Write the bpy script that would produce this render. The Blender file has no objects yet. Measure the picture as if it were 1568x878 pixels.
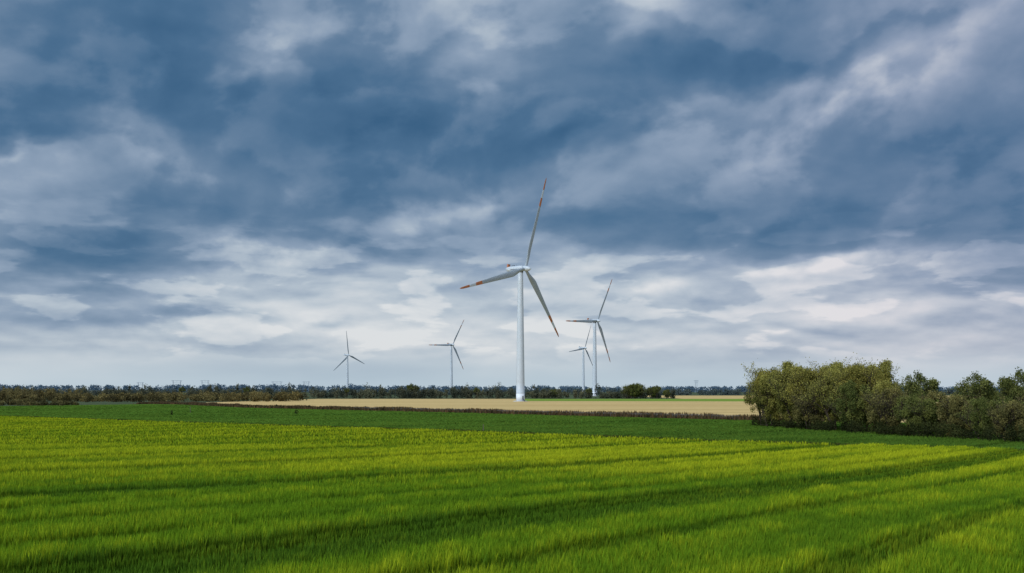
import bpy, math, random
import numpy as np
from mathutils import Vector, Matrix
random.seed(7); rng=np.random.default_rng(11)
S=bpy.context.scene
S.view_settings.view_transform='Standard'; S.view_settings.look='None'; S.view_settings.exposure=0
col=S.collection

def lin(r,g,b,k=1.0):
    f=lambda c:(c/255/12.92 if c/255<=0.04045 else ((c/255+0.055)/1.055)**2.4)
    return (f(r)*k,f(g)*k,f(b)*k,1.0)

# ---------------------------------------------------------------- terrain profile
CAMZ=8.0
def gz(y):
    y=np.asarray(y,dtype=float)
    yy=np.maximum(y,-30)
    return 6.0*np.exp(-yy/120.0)

# ---------------------------------------------------------------- numpy value noise
def _h(ix,iy,seed):
    n=(ix*374761393+iy*668265263+seed*1442695041)&0xffffffff
    n=((n^(n>>13))*1274126177)&0xffffffff
    n=n^(n>>16)
    return (n&0xffff)/65535.0
def vnoise(x,y,seed=0):
    x=np.asarray(x,float);y=np.asarray(y,float)
    ix=np.floor(x).astype(np.int64);iy=np.floor(y).astype(np.int64)
    fx=x-ix;fy=y-iy
    fx=fx*fx*(3-2*fx);fy=fy*fy*(3-2*fy)
    a=_h(ix,iy,seed);b=_h(ix+1,iy,seed);c=_h(ix,iy+1,seed);d=_h(ix+1,iy+1,seed)
    return (a*(1-fx)+b*fx)*(1-fy)+(c*(1-fx)+d*fx)*fy
def fbm(x,y,seed=0,o=4):
    s=0;a=.5;t=0
    for i in range(o):
        s=s+a*vnoise(x*2**i,y*2**i,seed+i*17);t+=a;a*=.5
    return s/t

# ---------------------------------------------------------------- materials
def newmat(name):
    m=bpy.data.materials.new(name);m.use_nodes=True
    nt=m.node_tree;nt.nodes.clear()
    return m,nt
def N(nt,t,**k):
    n=nt.nodes.new(t)
    for a,b in k.items(): setattr(n,a,b)
    return n
def mat_simple(name,c,rough=.6,var=.12,scale=3.0,bump=0.0):
    m,nt=newmat(name)
    o=N(nt,'ShaderNodeOutputMaterial');b=N(nt,'ShaderNodeBsdfPrincipled')
    tc=N(nt,'ShaderNodeTexCoord');no=N(nt,'ShaderNodeTexNoise');no.inputs['Scale'].default_value=scale;no.inputs['Detail'].default_value=5
    nt.links.new(tc.outputs['Object'],no.inputs['Vector'])
    r=N(nt,'ShaderNodeValToRGB')
    r.color_ramp.elements[0].position=.3;r.color_ramp.elements[1].position=.7
    r.color_ramp.elements[0].color=(c[0]*(1-var),c[1]*(1-var),c[2]*(1-var),1)
    r.color_ramp.elements[1].color=(c[0]*(1+var),c[1]*(1+var),c[2]*(1+var),1)
    nt.links.new(no.outputs[0],r.inputs[0]);nt.links.new(r.outputs[0],b.inputs['Base Color'])
    b.inputs['Roughness'].default_value=rough
    if bump:
        bp=N(nt,'ShaderNodeBump');bp.inputs['Strength'].default_value=bump
        nt.links.new(no.outputs[0],bp.inputs['Height']);nt.links.new(bp.outputs[0],b.inputs['Normal'])
    nt.links.new(b.outputs[0],o.inputs[0])
    return m
def mat_foliage(name,trans=.35,gain=1.0):
    m,nt=newmat(name)
    o=N(nt,'ShaderNodeOutputMaterial')
    at=N(nt,'ShaderNodeAttribute');at.attribute_name='col'
    d=N(nt,'ShaderNodeBsdfDiffuse');t=N(nt,'ShaderNodeBsdfTranslucent');mx=N(nt,'ShaderNodeMixShader')
    hs=N(nt,'ShaderNodeHueSaturation');hs.inputs['Value'].default_value=gain
    nt.links.new(at.outputs['Color'],hs.inputs['Color'])
    nt.links.new(hs.outputs[0],d.inputs[0]);nt.links.new(hs.outputs[0],t.inputs[0])
    mx.inputs[0].default_value=trans
    nt.links.new(d.outputs[0],mx.inputs[1]);nt.links.new(t.outputs[0],mx.inputs[2]);nt.links.new(mx.outputs[0],o.inputs[0])
    return m
def mat_ground(name,c1,c2,sx=.05,sy=.05,rot=0.0,fine=1.2,bump=.3,c3=None):
    """field soil/crop colour: large stretched patches + fine mottling, in world metres"""
    m,nt=newmat(name)
    o=N(nt,'ShaderNodeOutputMaterial');b=N(nt,'ShaderNodeBsdfDiffuse')
    g=N(nt,'ShaderNodeNewGeometry')
    mp=N(nt,'ShaderNodeMapping');mp.inputs['Rotation'].default_value=(0,0,rot);mp.inputs['Scale'].default_value=(sx,sy,.05)
    nt.links.new(g.outputs['Position'],mp.inputs['Vector'])
    n1=N(nt,'ShaderNodeTexNoise');n1.inputs['Scale'].default_value=1;n1.inputs['Detail'].default_value=6;n1.inputs['Roughness'].default_value=.6
    nt.links.new(mp.outputs[0],n1.inputs['Vector'])
    n2=N(nt,'ShaderNodeTexNoise');n2.inputs['Scale'].default_value=fine;n2.inputs['Detail'].default_value=5;n2.inputs['Roughness'].default_value=.7
    nt.links.new(g.outputs['Position'],n2.inputs['Vector'])
    r=N(nt,'ShaderNodeValToRGB');e=r.color_ramp.elements
    e[0].position=.36;e[1].position=.64;e[0].color=(*c1,1);e[1].color=(*c2,1)
    if c3:
        k=e.new(.52);k.color=(*c3,1)
    a=N(nt,'ShaderNodeMath',operation='MULTIPLY_ADD');a.inputs[1].default_value=.35;
    s=N(nt,'ShaderNodeMath',operation='MULTIPLY');s.inputs[1].default_value=.65
    nt.links.new(n1.outputs[0],s.inputs[0]);nt.links.new(n2.outputs[0],a.inputs[0]);nt.links.new(s.outputs[0],a.inputs[2])
    nt.links.new(a.outputs[0],r.inputs[0]);nt.links.new(r.outputs[0],b.inputs[0])
    bp=N(nt,'ShaderNodeBump');bp.inputs['Strength'].default_value=bump;bp.inputs['Distance'].default_value=.3
    nt.links.new(n2.outputs[0],bp.inputs['Height']);nt.links.new(bp.outputs[0],b.inputs['Normal'])
    nt.links.new(b.outputs[0],o.inputs[0])
    return m

ROT=math.radians(35.5)
m_crop=mat_ground('young_wheat_ground',(.055,.10,.006),(.115,.18,.008),.25,.03,ROT,2.0,.4)
m_dark=mat_ground('green_pasture',(.048,.100,.012),(.085,.155,.018),.02,.06,ROT,.8,.3)
m_tan=mat_ground('stubble_field',(.42,.27,.10),(.64,.45,.19),.004,.05,0.15,.25,.3)
m_green2=mat_ground('pale_green_field',(.14,.21,.03),(.22,.29,.05),.005,.05,0,.25,.3)
m_far=mat_ground('distant_land',(.05,.07,.035),(.10,.11,.06),.002,.01,0,.05,.1)

# ---------------------------------------------------------------- ground : one sheet
def pl(pts): 
    xs=[p[0] for p in pts];ys=[p[1] for p in pts]
    return lambda x: np.interp(x,xs,ys)
b_crop=pl([(-900,560),(-400,400),(-139,275),(-70,212),(-8,152),(24.5,103),(40.6,80),(80,20),(110,-25)])
b_pas =pl([(-900,500),(-400,470),(-247,480),(-200,556),(-178,540),(-116,440),(-19,338),(53,240),(90,205),(400,205)])
b_tanA=pl([(-205,557),(-190,620),(-170,866),(4,866),(7,700),(400,640)])
b_tanB=pl([(-205,558),(-190,621),(-170,870),(400,870)])
cols=np.unique(np.concatenate([np.arange(-460,260,4.0),[-205,-190,-178,-170,4,7,150,24.5,40.6,53,-8,-19],
     -np.geomspace(460,9000,22),np.geomspace(260,9000,24)]))
cx=cols
y0=np.full_like(cx,-60.0)
B1=np.maximum(b_crop(cx),-40)
B2=np.maximum(b_pas(cx),B1+2)
B3=np.maximum(b_tanA(cx),B2+1)
B4=np.maximum(b_tanB(cx),B3+1)
B5=np.full_like(cx,1350.0); B6=np.full_like(cx,12000.0)
strips=[(y0,B1,70,0),(B1,B2,60,1),(B2,B3,40,2),(B3,B4,12,3),(B4,B5,12,4),(B5,B6,24,5)]
allrows=[];rowmat=[]
for k,(a,b,n,mi) in enumerate(strips):
    for i in range(n):
        t=i/n
        if k==5: t=t**3
        allrows.append(a+(b-a)*t);rowmat.append(mi)
allrows.append(B6)
R=np.array(allrows)
X=np.broadcast_to(cx,R.shape)
Z=gz(R)
verts=np.stack([X,R,Z],-1).reshape(-1,3)
nr,nc=R.shape
faces=[];fm=[]
for r in range(nr-1):
    mi=rowmat[r]
    for c in range(nc-1):
        faces.append((r*nc+c,r*nc+c+1,(r+1)*nc+c+1,(r+1)*nc+c))
        xm=(cx[c]+cx[c+1])/2
        q=mi
        if mi==2: q=2 if -205<xm<400 else 4
        if mi==3: q=3 if 4<xm<400 else 2
        if mi==4: q=2 if (150<xm<700) else 4
        if mi==5: q=4
        fm.append(q)
me=bpy.data.meshes.new('ground');me.from_pydata(verts.tolist(),[],faces)
for m in (m_crop,m_dark,m_tan,m_green2,m_far): me.materials.append(m)
me.polygons.foreach_set('material_index',fm);me.polygons.foreach_set('use_smooth',[True]*len(fm))
g=bpy.data.objects.new('ground',me);col.objects.link(g)

# ---------------------------------------------------------------- generic triangle/quads soup
def soup(name,verts,nper,cols4,mat,link=True):
    F=verts.shape[0]
    me=bpy.data.meshes.new(name)
    me.vertices.add(F*nper);me.vertices.foreach_set('co',verts.astype(np.float32).reshape(-1))
    me.loops.add(F*nper);me.loops.foreach_set('vertex_index',np.arange(F*nper,dtype=np.int32))
    me.polygons.add(F);me.polygons.foreach_set('loop_start',np.arange(0,F*nper,nper,dtype=np.int32))
    me.polygons.foreach_set('loop_total',np.full(F,nper,dtype=np.int32))
    at=me.color_attributes.new('col','FLOAT_COLOR','POINT')
    c=np.ones((F*nper,4),np.float32);c[:,:3]=cols4.reshape(-1,3)
    at.data.foreach_set('color',c.reshape(-1))
    me.update(calc_edges=True)
    me.materials.append(mat)
    if not link: return me
    o=bpy.data.objects.new(name,me);col.objects.link(o);return o

m_leaf=mat_foliage('leaf_foliage',.3)
m_wheat=mat_foliage('wheat_leaf',.45)

# ---------------------------------------------------------------- wheat crop
def crop(n,dmin,dmax,width,height,p):
    u=rng.random(n)
    e=2-p
    d=(dmin**e+u*(dmax**e-dmin**e))**(1/e) if abs(e)>1e-6 else dmin*(dmax/dmin)**u
    t=rng.uniform(-.68,.62,n)
    x=t*d;y=d
    ok=y<b_crop(x)-.3
    x=x[ok];y=y[ok];d=d[ok]
    s=.814*x-.58*y; r=.58*x+.814*y
    wob=(fbm(r*.05,s*0+3.3,5,3)-.5)*1.0
    ss=s+wob
    tl=np.abs(((ss+12+8)%16)-8)
    wheel=np.minimum(np.abs(tl-.95),9)
    keep=(wheel>.32)|(rng.random(len(x))<.06)
    dp=np.abs(((ss+2)%4)-2)
    keep&=(dp>.26)|(rng.random(len(x))<.18)
    x=x[keep];y=y[keep];d=d[keep];r=r[keep];ss=ss[keep];tl=tl[keep];wheel=wheel[keep];dp=dp[keep]
    n=len(x)
    big=fbm(x*.035+9,y*.03,21,4); row=fbm(r*.10,ss*1.0,33,4); med=fbm(x*1.1,y*.8,44,3)
    fine=vnoise(x*3.2,y*1.6,91)
    hh=height*(.55+.4*row+.4*med+.28*fine)*rng.uniform(.65,1.3,n)
    hh*=np.where(wheel<.6,.6,1)*np.where(dp<.45,.65,1)
    w=width*(d/dmin)**.8*rng.uniform(.6,1.35,n)
    ang=rng.uniform(0,math.pi,n)
    lean=hh*rng.uniform(0,.24,n);la=rng.uniform(0,2*math.pi,n)
    z=gz(y)-.01
    ax=np.cos(ang)*w/2;ay=np.sin(ang)*w/2
    lx=np.cos(la)*lean+hh*.03;ly=np.sin(la)*lean
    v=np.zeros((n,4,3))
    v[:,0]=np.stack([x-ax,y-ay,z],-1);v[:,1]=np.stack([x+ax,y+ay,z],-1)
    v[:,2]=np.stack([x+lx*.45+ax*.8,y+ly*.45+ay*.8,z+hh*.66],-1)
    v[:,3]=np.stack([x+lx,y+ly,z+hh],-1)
    base=np.array([.150,.265,.012]);yel=np.array([.46,.49,.018]);dk=np.array([.065,.140,.012])
    k=np.clip(.04+1.4*(big-.5)+1.0*(row-.47)+.8*(med-.5)+.40*(fine-.5)+rng.normal(0,.18,n)+np.clip((d-14)/62,0,.68),0,1)[:,None]
    c=base*(1-k)+yel*k
    q=np.clip((wheel<.8)*.6+(dp<.48)*.48+np.clip(.46-row,0,1)*1.5+np.clip(.42-med,0,1)*1.4,0,.85)[:,None]
    c=c*(1-q)+dk*q
    c=c*rng.uniform(.76,1.22,(n,1))
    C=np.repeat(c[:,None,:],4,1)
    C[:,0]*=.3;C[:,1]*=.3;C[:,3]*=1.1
    return v,C
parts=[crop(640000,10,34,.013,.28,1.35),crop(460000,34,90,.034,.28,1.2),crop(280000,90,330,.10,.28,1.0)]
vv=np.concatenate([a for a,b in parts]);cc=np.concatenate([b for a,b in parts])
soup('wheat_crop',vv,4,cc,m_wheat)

def pasture(n):
    d=90*(520/90)**rng.random(n);t=rng.uniform(-.7,.66,n);x=t*d;y=d
    ok=(y>b_crop(x)+1.2)&(y<b_pas(x)-.5);x=x[ok];y=y[ok];d=d[ok];n=len(x)
    w=.0011*d*rng.uniform(.7,1.4,n);hh=rng.uniform(.07,.16,n)*(1+.9*(fbm(x*.1,y*.1,3)>.62))
    a=rng.uniform(0,3.14,n);z=gz(y)
    ax=np.cos(a)*w;ay=np.sin(a)*w
    v=np.stack([np.stack([x-ax,y-ay,z],-1),np.stack([x+ax,y+ay,z],-1),np.stack([x+ax*.3,y+ay*.3,z+hh],-1)],1)
    s=.814*x-.58*y;r=.58*x+.814*y
    k=np.clip(fbm(x*.03,y*.05,61)*1.2-.35+.9*(fbm(r*.02,s*.25,62)-.3)+rng.normal(0,.15,n),0,1)[:,None]
    c=np.array([.062,.120,.015])*(1-k)+np.array([.135,.215,.026])*k
    tr=np.abs(((s+9)%18)-9);c[(tr<.6)]*=.65
    return v,np.repeat(c[:,None],3,1)
v,c=pasture(170000);soup('pasture_grass',v,3,c,m_wheat)
def verge(fn,x0,x1,n,wid,h0,h1,c1,c2,name,wscale=.001):
    x=rng.uniform(x0,x1,n);y=fn(x)+rng.normal(0,wid,n)
    hh=rng.uniform(h0,h1,n)*(.5+1.0*fbm(x*.15,y*.1,8));w=wscale*y*rng.uniform(.5,1.4,n)
    a=rng.uniform(0,3.14,n);z=gz(y);ax=np.cos(a)*w;ay=np.sin(a)*w
    v=np.stack([np.stack([x-ax,y-ay,z],-1),np.stack([x+ax,y+ay,z],-1),np.stack([x+rng.normal(0,.1,n),y,z+hh],-1)],1)
    k=rng.random(n)[:,None];c=np.array(c1)*(1-k)+np.array(c2)*k
    return soup(name,v,3,np.repeat(c[:,None],3,1),m_leaf)
verge(lambda x:b_crop(x)+.5,-300,60,26000,.35,.08,.3,(.03,.05,.012),(.09,.09,.02),'grass_verge')
verge(lambda x:b_pas(x),-205,75,30000,2.4,.4,1.5,(.13,.075,.035),(.06,.05,.025),'rough_grass_verge')

# ---------------------------------------------------------------- foliage clumps
def quads(cen,size,colr,flat=0.0):
    n=len(cen)
    a=rng.normal(size=(n,3));a/=np.linalg.norm(a,axis=1)[:,None]
    b=rng.normal(size=(n,3));b-=a*(a*b).sum(1)[:,None];b/=np.linalg.norm(b,axis=1)[:,None]
    s=(size*rng.uniform(.5,1.3,n))[:,None]
    A=a*s*.5;B=b*s*.35
    v=np.stack([cen-A,cen-B*rng.uniform(.6,1.2,(n,1)),cen+A,cen+B*rng.uniform(.6,1.2,(n,1))],1)
    return v,np.repeat(colr[:,None],4,1)

def tube(p0,p1,r0,r1,seg=6):
    d=(p1-p0);d/=np.linalg.norm(d)+1e-9
    u=np.cross(d,[.3,.9,.2]);u/=np.linalg.norm(u);w=np.cross(d,u)
    out=[]
    an=np.linspace(0,2*np.pi,seg+1)
    for i in range(seg):
        c0,s0,c1,s1=math.cos(an[i]),math.sin(an[i]),math.cos(an[i+1]),math.sin(an[i+1])
        out.append([p0+(u*c0+w*s0)*r0,p0+(u*c1+w*s1)*r0,p1+(u*c1+w*s1)*r1,p1+(u*c0+w*s0)*r1])
    return out
def tree_mesh(name,H,W,low,nleaf,c1,c2,seed,leaf=.26,stems=1,nb=46,up=0.0):
    global rng
    rr=np.random.default_rng(seed)
    T=[];tips=[]
    def grow(p,d,L,r,lev):
        d=d/np.linalg.norm(d)
        segs=3;q=p
        for i in range(segs):
            d2=d+rr.normal(0,.12,3);d2[2]+=.06;d2/=np.linalg.norm(d2)
            nq=q+d2*L/segs
            r1=r*(1-.22*(i+1)/segs*1.6)
            T.extend(tube(q,nq,r*(1-.22*i/segs*1.6),max(r1,.012),6 if lev<2 else 4))
            q=nq;d=d2
            if lev<4 and (i>0 or lev>0):
                for k in range(rr.integers(1,3)):
                    az=rr.uniform(0,2*math.pi);sp_=rr.uniform(.5,.95)
                    nd=d*(1-sp_*.45)+np.array([math.cos(az),math.sin(az),rr.uniform(-.1,.5)])*sp_
                    grow(q,nd,L*rr.uniform(.5,.72),max(r1*.55,.012),lev+1)
        tips.append(q)
    for s in range(stems):
        a=rr.uniform(0,6.28);off=np.array([math.cos(a),math.sin(a),0])*(W*.12*(stems>1))
        d=np.array([math.cos(a)*.25*(stems>1),math.sin(a)*.25*(stems>1),1.0])
        grow(off+np.array([0,0,-.15]),d,H*.42,H*.022,0)
    tv=np.array(T)
    u=rr.normal(size=(nb,3));u/=np.linalg.norm(u,axis=1)[:,None]
    rad=rr.uniform(.45,1.0,nb)**.6
    zc=(H+low)/2;hz=(H-low)/2
    cen=np.stack([u[:,0]*rad*W/2*.86,u[:,1]*rad*W/2*.86,zc+u[:,2]*rad*hz*.88],-1)
    cen[:,:2]*= (1.0-.3*np.clip((cen[:,2]-zc)/hz,0,1))[:,None]
    br=rr.uniform(.07,.17,nb)*W
    wts=br**2/np.sum(br**2)
    idx=rr.choice(nb,nleaf,p=wts)
    dd=rr.normal(size=(nleaf,3));dd/=np.linalg.norm(dd,axis=1)[:,None]
    rad2=rr.random(nleaf)**.5*(1+rr.normal(0,.14,nleaf))
    P=cen[idx]+dd*(br[idx]*rad2)[:,None]*np.array([.9,.9,1.0])
    tp=np.array(tips);m=nleaf//7
    j=rr.integers(0,len(tp),m);P=np.concatenate([P,tp[j]+rr.normal(0,W*.03,(m,3))])
    tone=rr.random(nb)
    tn=np.concatenate([tone[idx],rr.random(m)])
    ok=(P[:,2]>.1)&(P[:,2]<H*1.08);P=P[ok];tn=tn[ok]
    k=np.clip(tn*.62+.42*(P[:,2]/H)-.04+rr.normal(0,.12,len(P)),0,1)[:,None]  # random clump tone, plus shade painted in as darker low leaves
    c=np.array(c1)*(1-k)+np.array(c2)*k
    old=rng;rng=rr
    lv,lc=quads(P,np.full(len(P),leaf),c);rng=old
    bc=np.tile(np.array([.07,.055,.04]),(len(tv),4,1))
    return soup(name,np.concatenate([tv,lv]),4,np.concatenate([bc,lc]),m_leaf,link=False)
OL1=(.060,.066,.016);OL2=(.38,.32,.070)
GR1=(.042,.060,.016);GR2=(.23,.23,.058)
BR1=(.060,.060,.022);BR2=(.25,.21,.065)
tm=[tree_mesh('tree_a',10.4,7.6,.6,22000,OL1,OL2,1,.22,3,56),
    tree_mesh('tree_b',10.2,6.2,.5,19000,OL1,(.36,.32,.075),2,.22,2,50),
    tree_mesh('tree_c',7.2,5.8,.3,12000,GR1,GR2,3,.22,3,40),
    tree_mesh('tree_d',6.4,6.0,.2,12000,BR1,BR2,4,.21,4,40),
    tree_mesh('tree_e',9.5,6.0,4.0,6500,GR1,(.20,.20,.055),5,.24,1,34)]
def put(name,me,x,y,s=1.0,sz=1.0,rot=None):
    o=bpy.data.objects.new(name,me);col.objects.link(o)
    o.location=(x,y,float(gz(y))-.05);o.scale=(s,s,s*sz)
    o.rotation_euler=(0,0,random.uniform(0,6.28) if rot is None else rot)
    return o
spec=[(48,188,0,1.16),(47.0,181,1,1.02),(49.5,175,1,1.20),(53,182,0,1.18),(50,167,0,1.12),(56,174,1,1.24),(48.5,161,3,1.1),(51.5,157,1,1.12),(56,163,0,1.12),
      (52,149,0,1.04),(57,154,1,1.08),(50,146,2,1.1),(53,142,1,.80),(52,137,3,1.1),
      (54,134,2,.90),(55,129,3,.96),(52,127,2,.80),(57,125,2,.82),(54,121,3,.86),(58,118,2,.76),(54,114,2,.74),(58,111,3,.80),
      (54,108,3,.76),(59,105,2,.72),(56,101,2,.66),(60,97,2,.68),(58,92,3,.72),(63,88,2,.74),
      (57.5,141,4,.98),(61,131,4,.86),(64.0,126,4,.88),(70,140,3,1.1),(76,128,2,.95),
      (62,138,2,.82),(63,120,2,.76),(66,110,3,.8),(68,102,2,.72),(66,135,2,.84)]
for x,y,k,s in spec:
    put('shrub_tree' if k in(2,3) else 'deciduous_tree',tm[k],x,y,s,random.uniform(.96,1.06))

def mass(name,items,per,size,mat=m_leaf,cols=(OL1,OL2),zlow=0.0):
    P=[];C=[]
    for (x,y,r,h,tone) in items:
        n=max(20,int(per))
        nb=7
        u=rng.normal(size=(nb,3));u/=np.linalg.norm(u,axis=1)[:,None]
        cen=u*np.array([r*.6,r*.6,h*.30])+np.array([0,0,h*.55])
        j=rng.integers(0,nb,n)
        d=rng.normal(size=(n,3));d/=np.linalg.norm(d,axis=1)[:,None]
        p=cen[j]+d*(rng.random((n,1))**.5)*np.array([r*.42,r*.42,h*.26])
        lowm=rng.random(n)<.25
        p[lowm,2]=rng.uniform(0,h*.5,lowm.sum())
        p[:,2]=np.clip(p[:,2],.05,None)
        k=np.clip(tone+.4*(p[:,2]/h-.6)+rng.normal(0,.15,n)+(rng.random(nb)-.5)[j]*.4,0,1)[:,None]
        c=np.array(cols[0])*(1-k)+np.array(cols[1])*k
        p=p+np.array([x,y,float(gz(y))])
        P.append(p);C.append(c)
    P=np.concatenate(P);C=np.concatenate(C)
    v,c=quads(P,np.full(len(P),size),C)
    return soup(name,v,4,c,mat)
it=[(random.uniform(-1.5,2.5)+np.interp(y,[85,130,190],[54,50.5,46.5]),y,random.uniform(.9,1.8),random.uniform(1.0,2.3),random.random()*.6) for y in np.arange(86,192,1.0)]
mass('undergrowth',it,260,.22,cols=((.02,.025,.01),(.065,.07,.02)))

it=[]
for i in range(340):
    x=random.uniform(-520,150);y=random.uniform(885,960)
    h=2.5+10.5*float(fbm(x*.04,0.5,71,4))+random.uniform(-1.5,2.0)
    if random.random()<.12:h+=4.5
    it.append((x,y,random.uniform(2.5,6),h,random.random()*.8))
HZ1=(.042,.050,.034);HZ2=(.15,.14,.075)  # treeline leaf tones with distance haze mixed into the colour
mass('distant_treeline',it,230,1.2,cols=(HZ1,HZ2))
it=[]
for i in range(420):
    x=random.uniform(-1000,1300);y=random.uniform(1380,1560)
    h=7+5*float(fbm(x*.01,0.5,72,3))+random.uniform(-2,2)
    it.append((x,y,random.uniform(6,12),h,random.random()*.7))
mass('distant_woodland',it,150,2.4,cols=((.065,.085,.08),(.12,.14,.115)))  # aerial haze put into the foliage colour as blue-grey
it=[]
for i in range(620):
    x=random.uniform(-2300,2600);y=random.uniform(3100,3500)
    h=15+9*float(fbm(x*.003,0.5,73,3))+random.uniform(-1.5,1.5)+(4 if x<-500 else 0)
    it.append((x,y,random.uniform(14,24),h,random.random()*.6))
mass('distant_forest',it,110,5.5,cols=((.085,.135,.18),(.13,.18,.215)))  # bluer leaf colour stands in for haze over the distance

it=[]
for i in range(300):
    x=random.uniform(-420,-150);t=(x+420)/270
    y=random.uniform(600,700)+t*60
    h=3.0+5*float(fbm(x*.04,.5,74,3))+random.uniform(-1.2,1.2)
    if x<-310:h+=3
    it.append((x,y,random.uniform(2.5,5),h,random.random()))
mass('scrub_hedgerow',it,240,1.0,cols=((.06,.05,.022),(.23,.18,.065)))
it=[]
for i in range(140):
    x=random.uniform(-330,-222);y=random.uniform(492,520)
    it.append((x,y,random.uniform(1.5,3),random.uniform(1.2,3.4)+(4.5 if x<-268 else 0),random.random()))
mass('scrub_hedgerow',it,160,.7,cols=((.05,.045,.02),(.17,.14,.05)))

for x,y,k,s in [(107,880,2,2.1),(113,884,2,2.05),(103,884,2,1.9),(110,888,2,2.15),(125,890,2,1.7),(129,886,4,1.3),(-92,905,4,1.5),(-88,908,4,1.35),(-240,900,4,1.2),(-150,905,4,1.1),
                (-32,900,4,1.1),(38,900,2,1.4),(70,905,4,1.1),(-300,905,4,1.2),(140,900,2,1.3)]:
    put('distant_tree',tm[k],x,y,s)

it=[]
for i in range(70):
    x=random.uniform(-118,-36);y=float(b_pas(x))-random.uniform(.5,3)
    it.append((x,y,random.uniform(.5,1.3),random.uniform(.6,1.6),random.random()*.4))
mass('low_hedge',it,90,.35,cols=((.02,.02,.012),(.06,.05,.025)))
for x,y in [(-66,305),(-100,292)]:
    mass('bush',[(x,y,.7,1.5,.2)],160,.25,cols=((.02,.025,.012),(.05,.05,.02)))

# ---------------------------------------------------------------- fence along the pasture
m_wood=mat_simple('weathered_wood',(.10,.075,.055),.9,.25,5,.3)
m_wire=mat_simple('galvanised_wire',(.25,.25,.25),.5,.1)
def boxverts(x,y,z0,z1,w,l,ang=0):
    c,s=math.cos(ang),math.sin(ang);P=[]
    for zz,k in((z0,1),(z1,.85)):
        for a,b in((-1,-1),(1,-1),(1,1),(-1,1)):
            X_=a*w*k/2;Y_=b*l*k/2
            P.append((x+X_*c-Y_*s,y+X_*s+Y_*c,zz))
    return P
BF=[(3,2,1,0),(4,5,6,7),(0,1,5,4),(1,2,6,5),(2,3,7,6),(3,0,4,7)]
def addobj(name,V,F,mat,parent=None,smooth=False):
    me=bpy.data.meshes.new(name);me.from_pydata([tuple(map(float,v)) for v in V],[],F);me.materials.append(mat);me.update()
    if smooth: me.polygons.foreach_set('use_smooth',[True]*len(me.polygons))
    o=bpy.data.objects.new(name,me);col.objects.link(o)
    if parent:o.parent=parent
    return o
fe=bpy.data.objects.new('field_fence',None);col.objects.link(fe)
Vp=[];Fp=[];Vw=[];Fw=[]
xs=np.arange(-60,56,3.0);prev=None
for x in xs:
    y=float(b_pas(x))-2.2;z=float(gz(y));h=random.uniform(1.1,1.35)
    k=len(Vp);Vp+=boxverts(x,y,z-.2,z+h,.2,.2,random.random());Fp+=[tuple(i+k for i in f) for f in BF]
    if prev:
        for hz in(.45,.8,1.05):
            k=len(Vw);d=.02
            Vw+=[(prev[0],prev[1],prev[2]+hz-d),(x,y,z+hz-d),(x,y,z+hz+d),(prev[0],prev[1],prev[2]+hz+d)]
            Fw.append((k,k+1,k+2,k+3))
    prev=(x,y,z)
addobj('posts',Vp,Fp,m_wood,fe);addobj('wires',Vw,Fw,m_wire,fe)
for x,y,h in [(-4.4,152.6,1.0),(-105,325,2.2)]:
    z=float(gz(y));addobj('marker_post',boxverts(x,y,z-.1,z+h,.12,.12),BF,m_wood)

# ---------------------------------------------------------------- wind turbines
m_white=mat_simple('turbine_white_paint',(.42,.45,.46),.45,.05,.15)
m_tbase=mat_simple('turbine_base_white',(.62,.64,.65),.45,.05,.3)
m_blade=mat_simple('blade_shaded_grey',(.25,.28,.29),.4,.08,.15)  # grey includes the blades' shade, put into the base colour
m_red=mat_simple('signal_orange_paint',(.36,.12,.04),.5,.15,.5)
m_dkgrey=mat_simple('dark_grey_metal',(.10,.11,.12),.5,.1,1)
m_conc=mat_simple('concrete',(.42,.41,.38),.9,.12,1,.2)
def revolve(prof,seg=32):
    V=[];F=[]
    for r,z in prof:
        for i in range(seg):
            a=2*math.pi*i/seg;V.append((r*math.cos(a),r*math.sin(a),z))
    for j in range(len(prof)-1):
        for i in range(seg):
            a=j*seg+i;b=j*seg+(i+1)%seg;F.append((a,b,b+seg,a+seg))
    F.append(tuple(range(seg))[::-1]);F.append(tuple((len(prof)-1)*seg+i for i in range(seg)))
    return V,F
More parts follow.
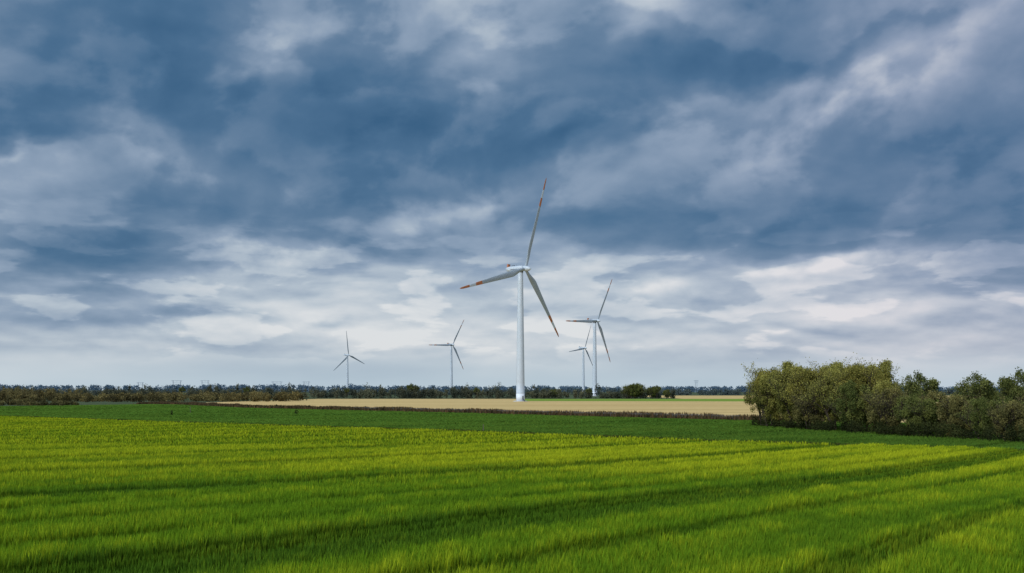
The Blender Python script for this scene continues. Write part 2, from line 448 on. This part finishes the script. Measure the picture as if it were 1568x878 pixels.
def blade_mesh(R,bands,fl=.018):
    me=bpy.data.meshes.new('blade');V=[];F=[];mi=[]
    ns=44;seg=16
    st=[1.0+ (R-1.0)*i/(ns-1) for i in range(ns)]
    for s in st:
        t=s/R
        if t<.05:ch=R*.030;th=1.0
        else:
            q=min(1,(t-.05)/.17);q=q*q*(3-2*q)
            peak=R*.066
            ch=R*.030*(1-q)+peak*q
            if t>.22: ch=peak*(1-(t-.22)/.78*.74)
            if t>.97: ch*=max(.25,1-(t-.97)/.03*.75)
            th=1.0*(1-q)+.26*q
            if t>.22: th=.26-.1*(t-.22)
        tw=math.radians(18*(1-t)**2+4)
        bend=fl*R*t*t
        for i in range(seg):
            a=2*math.pi*i/seg
            px=math.cos(a)*ch/2;py=math.sin(a)*ch*th/2
            if t>.06:
                px-=ch*.18*min(1,(t-.06)/.15)
                py*=1-.5*(math.cos(a)<0)*abs(math.cos(a))
            x=px*math.cos(tw)-py*math.sin(tw);y=px*math.sin(tw)+py*math.cos(tw)
            V.append((x,y+bend,s))
    for j in range(ns-1):
        t=(st[j]+st[j+1])/2/R
        m=0
        if bands:
            if t>.86:m=1
            elif t>.78:m=2
            elif t>.68:m=1
        for i in range(seg):
            a=j*seg+i;b=j*seg+(i+1)%seg;F.append((a,b,b+seg,a+seg));mi.append(m)
    F.append(tuple((ns-1)*seg+i for i in range(seg)));mi.append(1 if bands else 0)
    F.append(tuple(range(seg))[::-1]);mi.append(0)
    me.from_pydata(V,[],F)
    for m in(m_blade,m_red,m_white):me.materials.append(m)
    me.polygons.foreach_set('material_index',mi);me.polygons.foreach_set('use_smooth',[True]*len(F));me.update()
    return me
def turbine(x,y,hub,R,yaw,theta,bands=True,rb=2.9,rt=1.75,tilt=4,over=4.2):
    E=bpy.data.objects.new('wind_turbine',None);col.objects.link(E)
    z0=float(gz(y));E.location=(x,y,z0)
    H=hub-2.2
    V,F=revolve([(rb,-.3),(rb,5.5)]);addobj('tower_base',V,F,m_tbase,E,True)
    prof=[(rb+.06,5.5),(rb+.06,5.75),(rb-.03,5.78)]
    for i in range(1,13):
        t=i/12;prof.append((rb+(rt-rb)*t,5.78+(H-5.78)*t))
    V,F=revolve(prof);addobj('tower',V,F,m_white,E,True)
    V,F=revolve([(rb+2.0,-.6),(rb+2.0,.25),(rb+1.0,.5),(rb+.05,.5)]);addobj('foundation',V,F,m_conc,E)
    V=[(-.5,-rb-.06,1.6),(.5,-rb-.06,1.6),(.5,-rb-.06,3.8),(-.5,-rb-.06,3.8),(-.5,-rb+.4,1.6),(.5,-rb+.4,1.6),(.5,-rb+.4,3.8),(-.5,-rb+.4,3.8)]
    o=addobj('door',V,[(0,1,2,3),(1,5,6,2),(4,0,3,7),(3,2,6,7),(0,4,5,1)],m_dkgrey,E);o.rotation_euler=(0,0,math.radians(35))
    V=[];F=[]
    for i in range(5):
        k=len(V);V+=boxverts(0,-rb-.5-.35*(4-i),.3,.3+.27*(i+1),1.3,.34);F+=[tuple(q+k for q in f) for f in BF]
    o=addobj('steps',V,F,m_dkgrey,E);o.rotation_euler=(0,0,math.radians(35))
    Hd=bpy.data.objects.new('head',None);col.objects.link(Hd);Hd.parent=E;Hd.location=(0,0,hub);Hd.rotation_euler=(0,0,yaw)
    secs=[(-2.6,1.45,1.5),(-2.0,1.75,1.7),(0,1.85,1.85),(5,1.85,1.8),(9,1.75,1.65),(11.2,1.5,1.3),(12,1.0,.8)]
    V=[];F=[];sg=20
    for yy,w,h in secs:
        for i in range(sg):
            a=2*math.pi*i/sg;c,s=math.cos(a),math.sin(a)
            e=.55
            V.append((w*math.copysign(abs(c)**e,c),yy,h*math.copysign(abs(s)**e,s)+ (.15 if yy>8 else 0)))
    for j in range(len(secs)-1):
        for i in range(sg):
            a=j*sg+i;b=j*sg+(i+1)%sg;F.append((a,a+sg,b+sg,b))
    F.append(tuple(range(sg)));F.append(tuple((len(secs)-1)*sg+i for i in range(sg))[::-1])
    addobj('nacelle',V,F,m_white,Hd,True)
    V=boxverts(0,10.3,1.2,3.6,2.6,1.2);addobj('cooler',V,BF,m_red if bands else m_white,Hd)
    V=boxverts(0,6.2,1.7,2.5,1.2,2.2)+boxverts(.9,4,1.7,3.0,.12,.12);addobj('roof_equipment',V,[tuple(i+8*k for i in f) for k in(0,1) for f in BF],m_dkgrey,Hd)
    V=boxverts(1.87,4,-.8,-.3,.06,7);V+=boxverts(-1.87,4,-.8,-.3,.06,7);addobj('vents',V,[tuple(i+8*k for i in f) for k in(0,1) for f in BF],m_dkgrey,Hd)
    V,F=revolve([(1.95,-1.9),(1.9,.2)]);o=addobj('yaw_collar',V,F,m_dkgrey,Hd,True);o.location=(0,0,-.8)
    Ro=bpy.data.objects.new('rotor',None);col.objects.link(Ro);Ro.parent=Hd;Ro.location=(0,-over,-.3);Ro.rotation_euler=(math.radians(tilt),0,0)
    V,F=revolve([(1.3,-1.5),(1.8,-1.0),(1.85,0),(1.8,1.4),(1.5,2.8),(1.0,4.0),(.4,4.7),(.05,4.8)],28)
    o=addobj('hub',V,F,m_white,Ro,True);o.rotation_euler=(math.radians(90),0,0)
    bm=blade_mesh(R,bands)
    for i in range(3):
        b=bpy.data.objects.new('blade_%d'%(i+1),bm);col.objects.link(b);b.parent=Ro
        b.rotation_euler=(0,math.radians(theta+120*i),0)
    return E
turbine(5.7,675,90.2,65,math.radians(51),13.5,tilt=7)
turbine(103,1240,94,61,math.radians(48),27)
turbine(145,2024,93,51,math.radians(48),20,False)
turbine(-114.5,1877,93,55,math.radians(41),28)
turbine(-404,2444,93,61,math.radians(53),-10,False)

m_steel=mat_simple('pylon_steel',(.16,.20,.24),.6,.1)
def pylon(x,y,H,wd):
    V=[];F=[]
    def beam(p,q,w):
        p=Vector(p);q=Vector(q);d=(q-p).normalized();u=d.cross(Vector((0.1,1,0.05))).normalized()*w/2;v=d.cross(u).normalized()*w/2
        k=len(V)
        for e in(p,q):
            V.extend([e-u-v,e+u-v,e+u+v,e-u+v])
        F.extend([tuple(i+k for i in f) for f in BF])
    for sx in(-wd/2,wd/2):
        for sy in(-1.5,1.5): beam((sx,sy,0),(sx,sy*.3,H),.7)
    for j in range(5):
        z=H*j/5;z2=H*(j+1)/5
        beam((-wd/2,0,z),(-wd/2+.01,1,z2),.4);beam((wd/2,0,z),(wd/2,1,z2),.4)
    beam((-wd/2-5,0,H-1),(wd/2+5,0,H-1),.8);beam((-wd/2-3,0,H-7),(wd/2+3,0,H-7),.5)
    for k in(-1,0,1): beam((k*(wd/2+3),0,H-1),(k*(wd/2+3),0,H-4),.5)
    o=addobj('electricity_pylon',V,F,m_steel);o.location=(x,y,0)
for x,y,H,w in[(-1010,3000,36,22),(-925,3000,36,18),(-720,3050,33,24),(-630,3050,33,14),(-1120,3000,30,12),(555,3000,36,5)]:
    pylon(x,y,H,w)

# ---------------------------------------------------------------- sky
W=bpy.data.worlds.new('sky');S.world=W;W.use_nodes=True
try:
    W.cycles.sampling_method='MANUAL';W.cycles.sample_map_resolution=256
except Exception as ex: print(ex)
nt=W.node_tree;nt.nodes.clear();L=nt.links
def setin(n,i,v):
    if isinstance(v,bpy.types.NodeSocket):L.new(v,n.inputs[i])
    elif v is not None:n.inputs[i].default_value=v
def M(op,a,b=None,c=None,clamp=False):
    n=nt.nodes.new('ShaderNodeMath');n.operation=op;n.use_clamp=clamp
    setin(n,0,a);setin(n,1,b);setin(n,2,c);return n.outputs[0]
def comb(x,y,z=0.0):
    n=nt.nodes.new('ShaderNodeCombineXYZ');setin(n,0,x);setin(n,1,y);setin(n,2,z);return n.outputs[0]
def noise(vec,scale,detail=5,rough=.5,dist=0.0,lac=2.0):
    n=nt.nodes.new('ShaderNodeTexNoise');L.new(vec,n.inputs['Vector']);n.inputs['Scale'].default_value=scale
    n.inputs['Detail'].default_value=detail;n.inputs['Roughness'].default_value=rough;n.inputs['Distortion'].default_value=dist;n.inputs['Lacunarity'].default_value=lac
    return n.outputs[0]
def mapr(v,a,b,c,d,smooth=True):
    n=nt.nodes.new('ShaderNodeMapRange');n.interpolation_type='SMOOTHSTEP' if smooth else 'LINEAR'
    setin(n,0,v);
    for i,q in enumerate((a,b,c,d)):n.inputs[i+1].default_value=q
    return n.outputs[0]
tc=nt.nodes.new('ShaderNodeTexCoord');sp=nt.nodes.new('ShaderNodeSeparateXYZ');L.new(tc.outputs['Generated'],sp.inputs[0])
x,y,z=sp.outputs
A=M('MULTIPLY',M('ARCTAN2',x,y),57.2958)
E=M('MULTIPLY',M('ARCSINE',z),57.2958)
zc=M('ADD',M('MAXIMUM',z,0.0),0.22)
px=M('DIVIDE',x,zc);py=M('DIVIDE',y,zc)
pn=nt.nodes.new('ShaderNodeMapping');L.new(comb(px,py,0.0),pn.inputs[0]);pn.inputs['Rotation'].default_value=(0,0,math.radians(20));pn.inputs['Scale'].default_value=(1.0,.75,1)
P=pn.outputs[0]
Q=comb(M('MULTIPLY',A,.085),M('MULTIPLY',E,.115),0.0)
w1=noise(Q,2.0,4,.45);n_=nt.nodes.new('ShaderNodeMapping');L.new(Q,n_.inputs[0]);n_.inputs['Location'].default_value=(7.3,3.1,2.0)
w2=noise(n_.outputs[0],2.3,5,.48)
Aw=M('ADD',A,M('MULTIPLY',M('SUBTRACT',w1,.5),8.0))
Ew=M('ADD',E,M('MULTIPLY',M('SUBTRACT',w2,.5),M('MULTIPLY_ADD',mapr(E,2,12,0,1),4.0,1.6)))
AE=comb(Aw,Ew,0.0)
def blob(a,e,sa,se,amp,rot=0):
    m=nt.nodes.new('ShaderNodeMapping');m.vector_type='TEXTURE';L.new(AE,m.inputs[0])
    m.inputs['Location'].default_value=(a,e,0);m.inputs['Rotation'].default_value=(0,0,math.radians(rot));m.inputs['Scale'].default_value=(sa,se,1)
    d=nt.nodes.new('ShaderNodeVectorMath');d.operation='DOT_PRODUCT';L.new(m.outputs[0],d.inputs[0]);L.new(m.outputs[0],d.inputs[1])
    return M('MULTIPLY',M('POWER',2.71828,M('MULTIPLY',d.outputs['Value'],-1.0)),amp)
blobs=[(-6.5,14.8,7,2.2,-.33,0),(-20,17.5,7,3,-.24,-5),(-25.5,13.6,5,1.3,-.28,0),(-6,11.4,5,.8,-.24,3),(5,14.2,6,1.0,-.24,12),
 (13,18.6,8,1.8,-.26,14),(25,12,5,2.6,-.22,15),(20,9,8,1.4,-.22,0),(-25,6.8,6,1.6,-.26,0),(-17,9.8,6,1.3,-.14,0),(13,5.0,8,.6,-.16,0),(-8,8.4,5,.9,-.10,0),(11,8.8,5,.8,-.08,0),
 (-17,4.3,3,.40,-.24,0),(-10.3,3.7,1.6,.3,-.22,0),(-22,3.9,2.5,.35,-.15,0),(11,10.5,6,1.4,-.10,8),(17,3.2,3,.25,-.14,0),
 (-13.8,18.8,3.2,1.5,.36,20),(-21,13.3,3,.8,.30,-8),(-2.5,19.2,4.5,3.2,.26,60),(7,20.8,2.4,1.1,.34,0),(21,16.8,10,1.2,.22,30),
 (11.8,15.7,4,.8,.22,18),(-3,10.2,4,.8,.24,15),(0,5.0,12,1.2,.10,0),(22,4.3,8,.55,.22,2),(-25,3.0,6,.7,.16,0),(17.5,6.9,4,.32,.20,0),
 (7.3,6.2,3,.5,.20,0),(-12,7.4,5,.5,.08,0),(-27,12.0,3,.4,.18,0),(-6,2.9,3,.6,.12,0),(2,3.2,3,.7,.12,0)]
acc=None
for b in blobs:
    o=blob(*b);acc=o if acc is None else M('ADD',acc,o)
rb_=nt.nodes.new('ShaderNodeValToRGB');L.new(M('DIVIDE',E,30.0),rb_.inputs[0])
el=rb_.color_ramp.elements
pts=[(0,.84),(1.5,.83),(3.5,.79),(5,.70),(7,.57),(10,.48),(14,.45),(19,.46),(30,.5)]
el[0].position=0;el[0].color=(.84,.84,.84,1);el[1].position=1;el[1].color=(.5,.5,.5,1)
for e_,v_ in pts[1:-1]:
    k=el.new(e_/30);k.color=(v_,v_,v_,1)
base=rb_.outputs[0]
n1=noise(P,1.15,5,.46,.15)
nm=nt.nodes.new('ShaderNodeMapping');L.new(P,nm.inputs[0]);nm.inputs['Location'].default_value=(.09,-.14,0)
n1b=noise(nm.outputs[0],1.15,5,.46,.15)
hi=mapr(E,3,13,.0,1)
up=M('ADD',M('MULTIPLY',M('SUBTRACT',n1,.5),.48),M('MULTIPLY',M('SUBTRACT',n1,n1b),.42))
up=M('MULTIPLY',up,hi)
def layer(sx,sy,off,de,dx=0.0,det=6,ro=.5,di=.2,sh=0.0):
    e2=M('ADD',E,M('MULTIPLY',A,sh))
    a_=comb(M('MULTIPLY',A,sx),M('MULTIPLY',e2,sy),off);b_=comb(M('MULTIPLY',M('ADD',A,dx),sx),M('MULTIPLY',M('ADD',e2,de),sy),off)
    return noise(a_,1,det,ro,di),noise(b_,1,det,ro,di)
# billowing underside of the deck (upper sky)
g0,g1=layer(.13,.20,21.0,.6,-.6,6,.48,.15,-.08)
bil=M('ADD',M('MULTIPLY',mapr(g0,.46,.54,0,1),.12),M('ADD',M('MULTIPLY',M('SUBTRACT',g0,g1),.85),-.055))
bil=M('MULTIPLY',bil,mapr(E,4,9,.15,.9))
# mid / low banks
c0,c1=layer(.055,.26,4.0,.5,0,4,.42,.1)
d0,d1=layer(.15,.50,9.0,.34,0,7,.50,.15)
lm=mapr(E,12,6,.1,1)
lm2=M('MULTIPLY',mapr(E,.9,2.6,0,1),mapr(E,12,6,0,1))
low=M('MULTIPLY',M('MULTIPLY',M('SUBTRACT',c0,.5),.95),lm)
low2=M('MULTIPLY',M('ADD',M('MULTIPLY',mapr(d0,.51,.565,0,1),.11),M('MULTIPLY',M('SUBTRACT',d0,d1),.68)),lm2)
Vv=M('ADD',base,acc)
Vv=M('ADD',Vv,up);Vv=M('ADD',Vv,bil);Vv=M('ADD',Vv,low);Vv=M('ADD',Vv,low2)
cr=nt.nodes.new('ShaderNodeValToRGB');L.new(Vv,cr.inputs[0])
ce=cr.color_ramp.elements
stops=[(0.03,(54,94,130)),(0.22,(73,109,143)),(0.42,(103,130,159)),(0.62,(142,161,184)),(0.80,(184,196,208)),(1.0,(222,225,228))]
ce[0].position=stops[0][0];ce[0].color=lin(*stops[0][1]);ce[1].position=1;ce[1].color=lin(*stops[-1][1])
for p_,c_ in stops[1:-1]:
    k=ce.new(p_);k.color=lin(*c_)
def mixc(f,a,b,mode='MIX'):
    n=nt.nodes.new('ShaderNodeMix');n.data_type='RGBA';n.blend_type=mode
    setin(n,0,f);
    for i,v in((6,a),(7,b)):
        if isinstance(v,bpy.types.NodeSocket):L.new(v,n.inputs[i])
        else:n.inputs[i].default_value=v
    return n.outputs[2]
C=mixc(M('MULTIPLY',mapr(A,2,26,0,1),.7),cr.outputs[0],(1.08,.97,.99,1),'MULTIPLY')
C=mixc(mapr(E,0,2.6,.75,0),C,lin(186,205,217))
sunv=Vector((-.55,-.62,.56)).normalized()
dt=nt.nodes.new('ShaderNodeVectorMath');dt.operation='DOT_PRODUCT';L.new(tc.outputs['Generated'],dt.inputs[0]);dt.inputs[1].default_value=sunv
bright=mapr(dt.outputs['Value'],-.05,.9,1.0,4.4)  # unseen sky towards the sun brightened to light the field
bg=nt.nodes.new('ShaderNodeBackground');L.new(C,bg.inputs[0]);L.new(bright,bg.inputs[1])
sk=nt.nodes.new('ShaderNodeTexSky');sk.sky_type='NISHITA';sk.sun_disc=False
sk.sun_elevation=math.asin(sunv.z);sk.sun_rotation=math.atan2(sunv.x,sunv.y)
bg2=nt.nodes.new('ShaderNodeBackground');L.new(sk.outputs[0],bg2.inputs[0]);bg2.inputs[1].default_value=.08
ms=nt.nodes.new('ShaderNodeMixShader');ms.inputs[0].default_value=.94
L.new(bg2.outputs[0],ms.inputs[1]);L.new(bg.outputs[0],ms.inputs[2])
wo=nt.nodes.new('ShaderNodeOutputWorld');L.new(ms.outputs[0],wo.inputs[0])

sl=bpy.data.lights.new('sun','SUN');sl.energy=2.0;sl.angle=math.radians(14);sl.color=(1,.95,.87)
so=bpy.data.objects.new('sun',sl);col.objects.link(so);so.rotation_euler=sunv.to_track_quat('Z','Y').to_euler()

cd=bpy.data.cameras.new('camera');cd.lens=35;cd.sensor_width=36;cd.clip_end=30000;cd.shift_y=158/1568
co=bpy.data.objects.new('camera',cd);col.objects.link(co);co.location=(0,0,CAMZ);co.rotation_euler=(math.radians(90),0,0)
S.camera=co
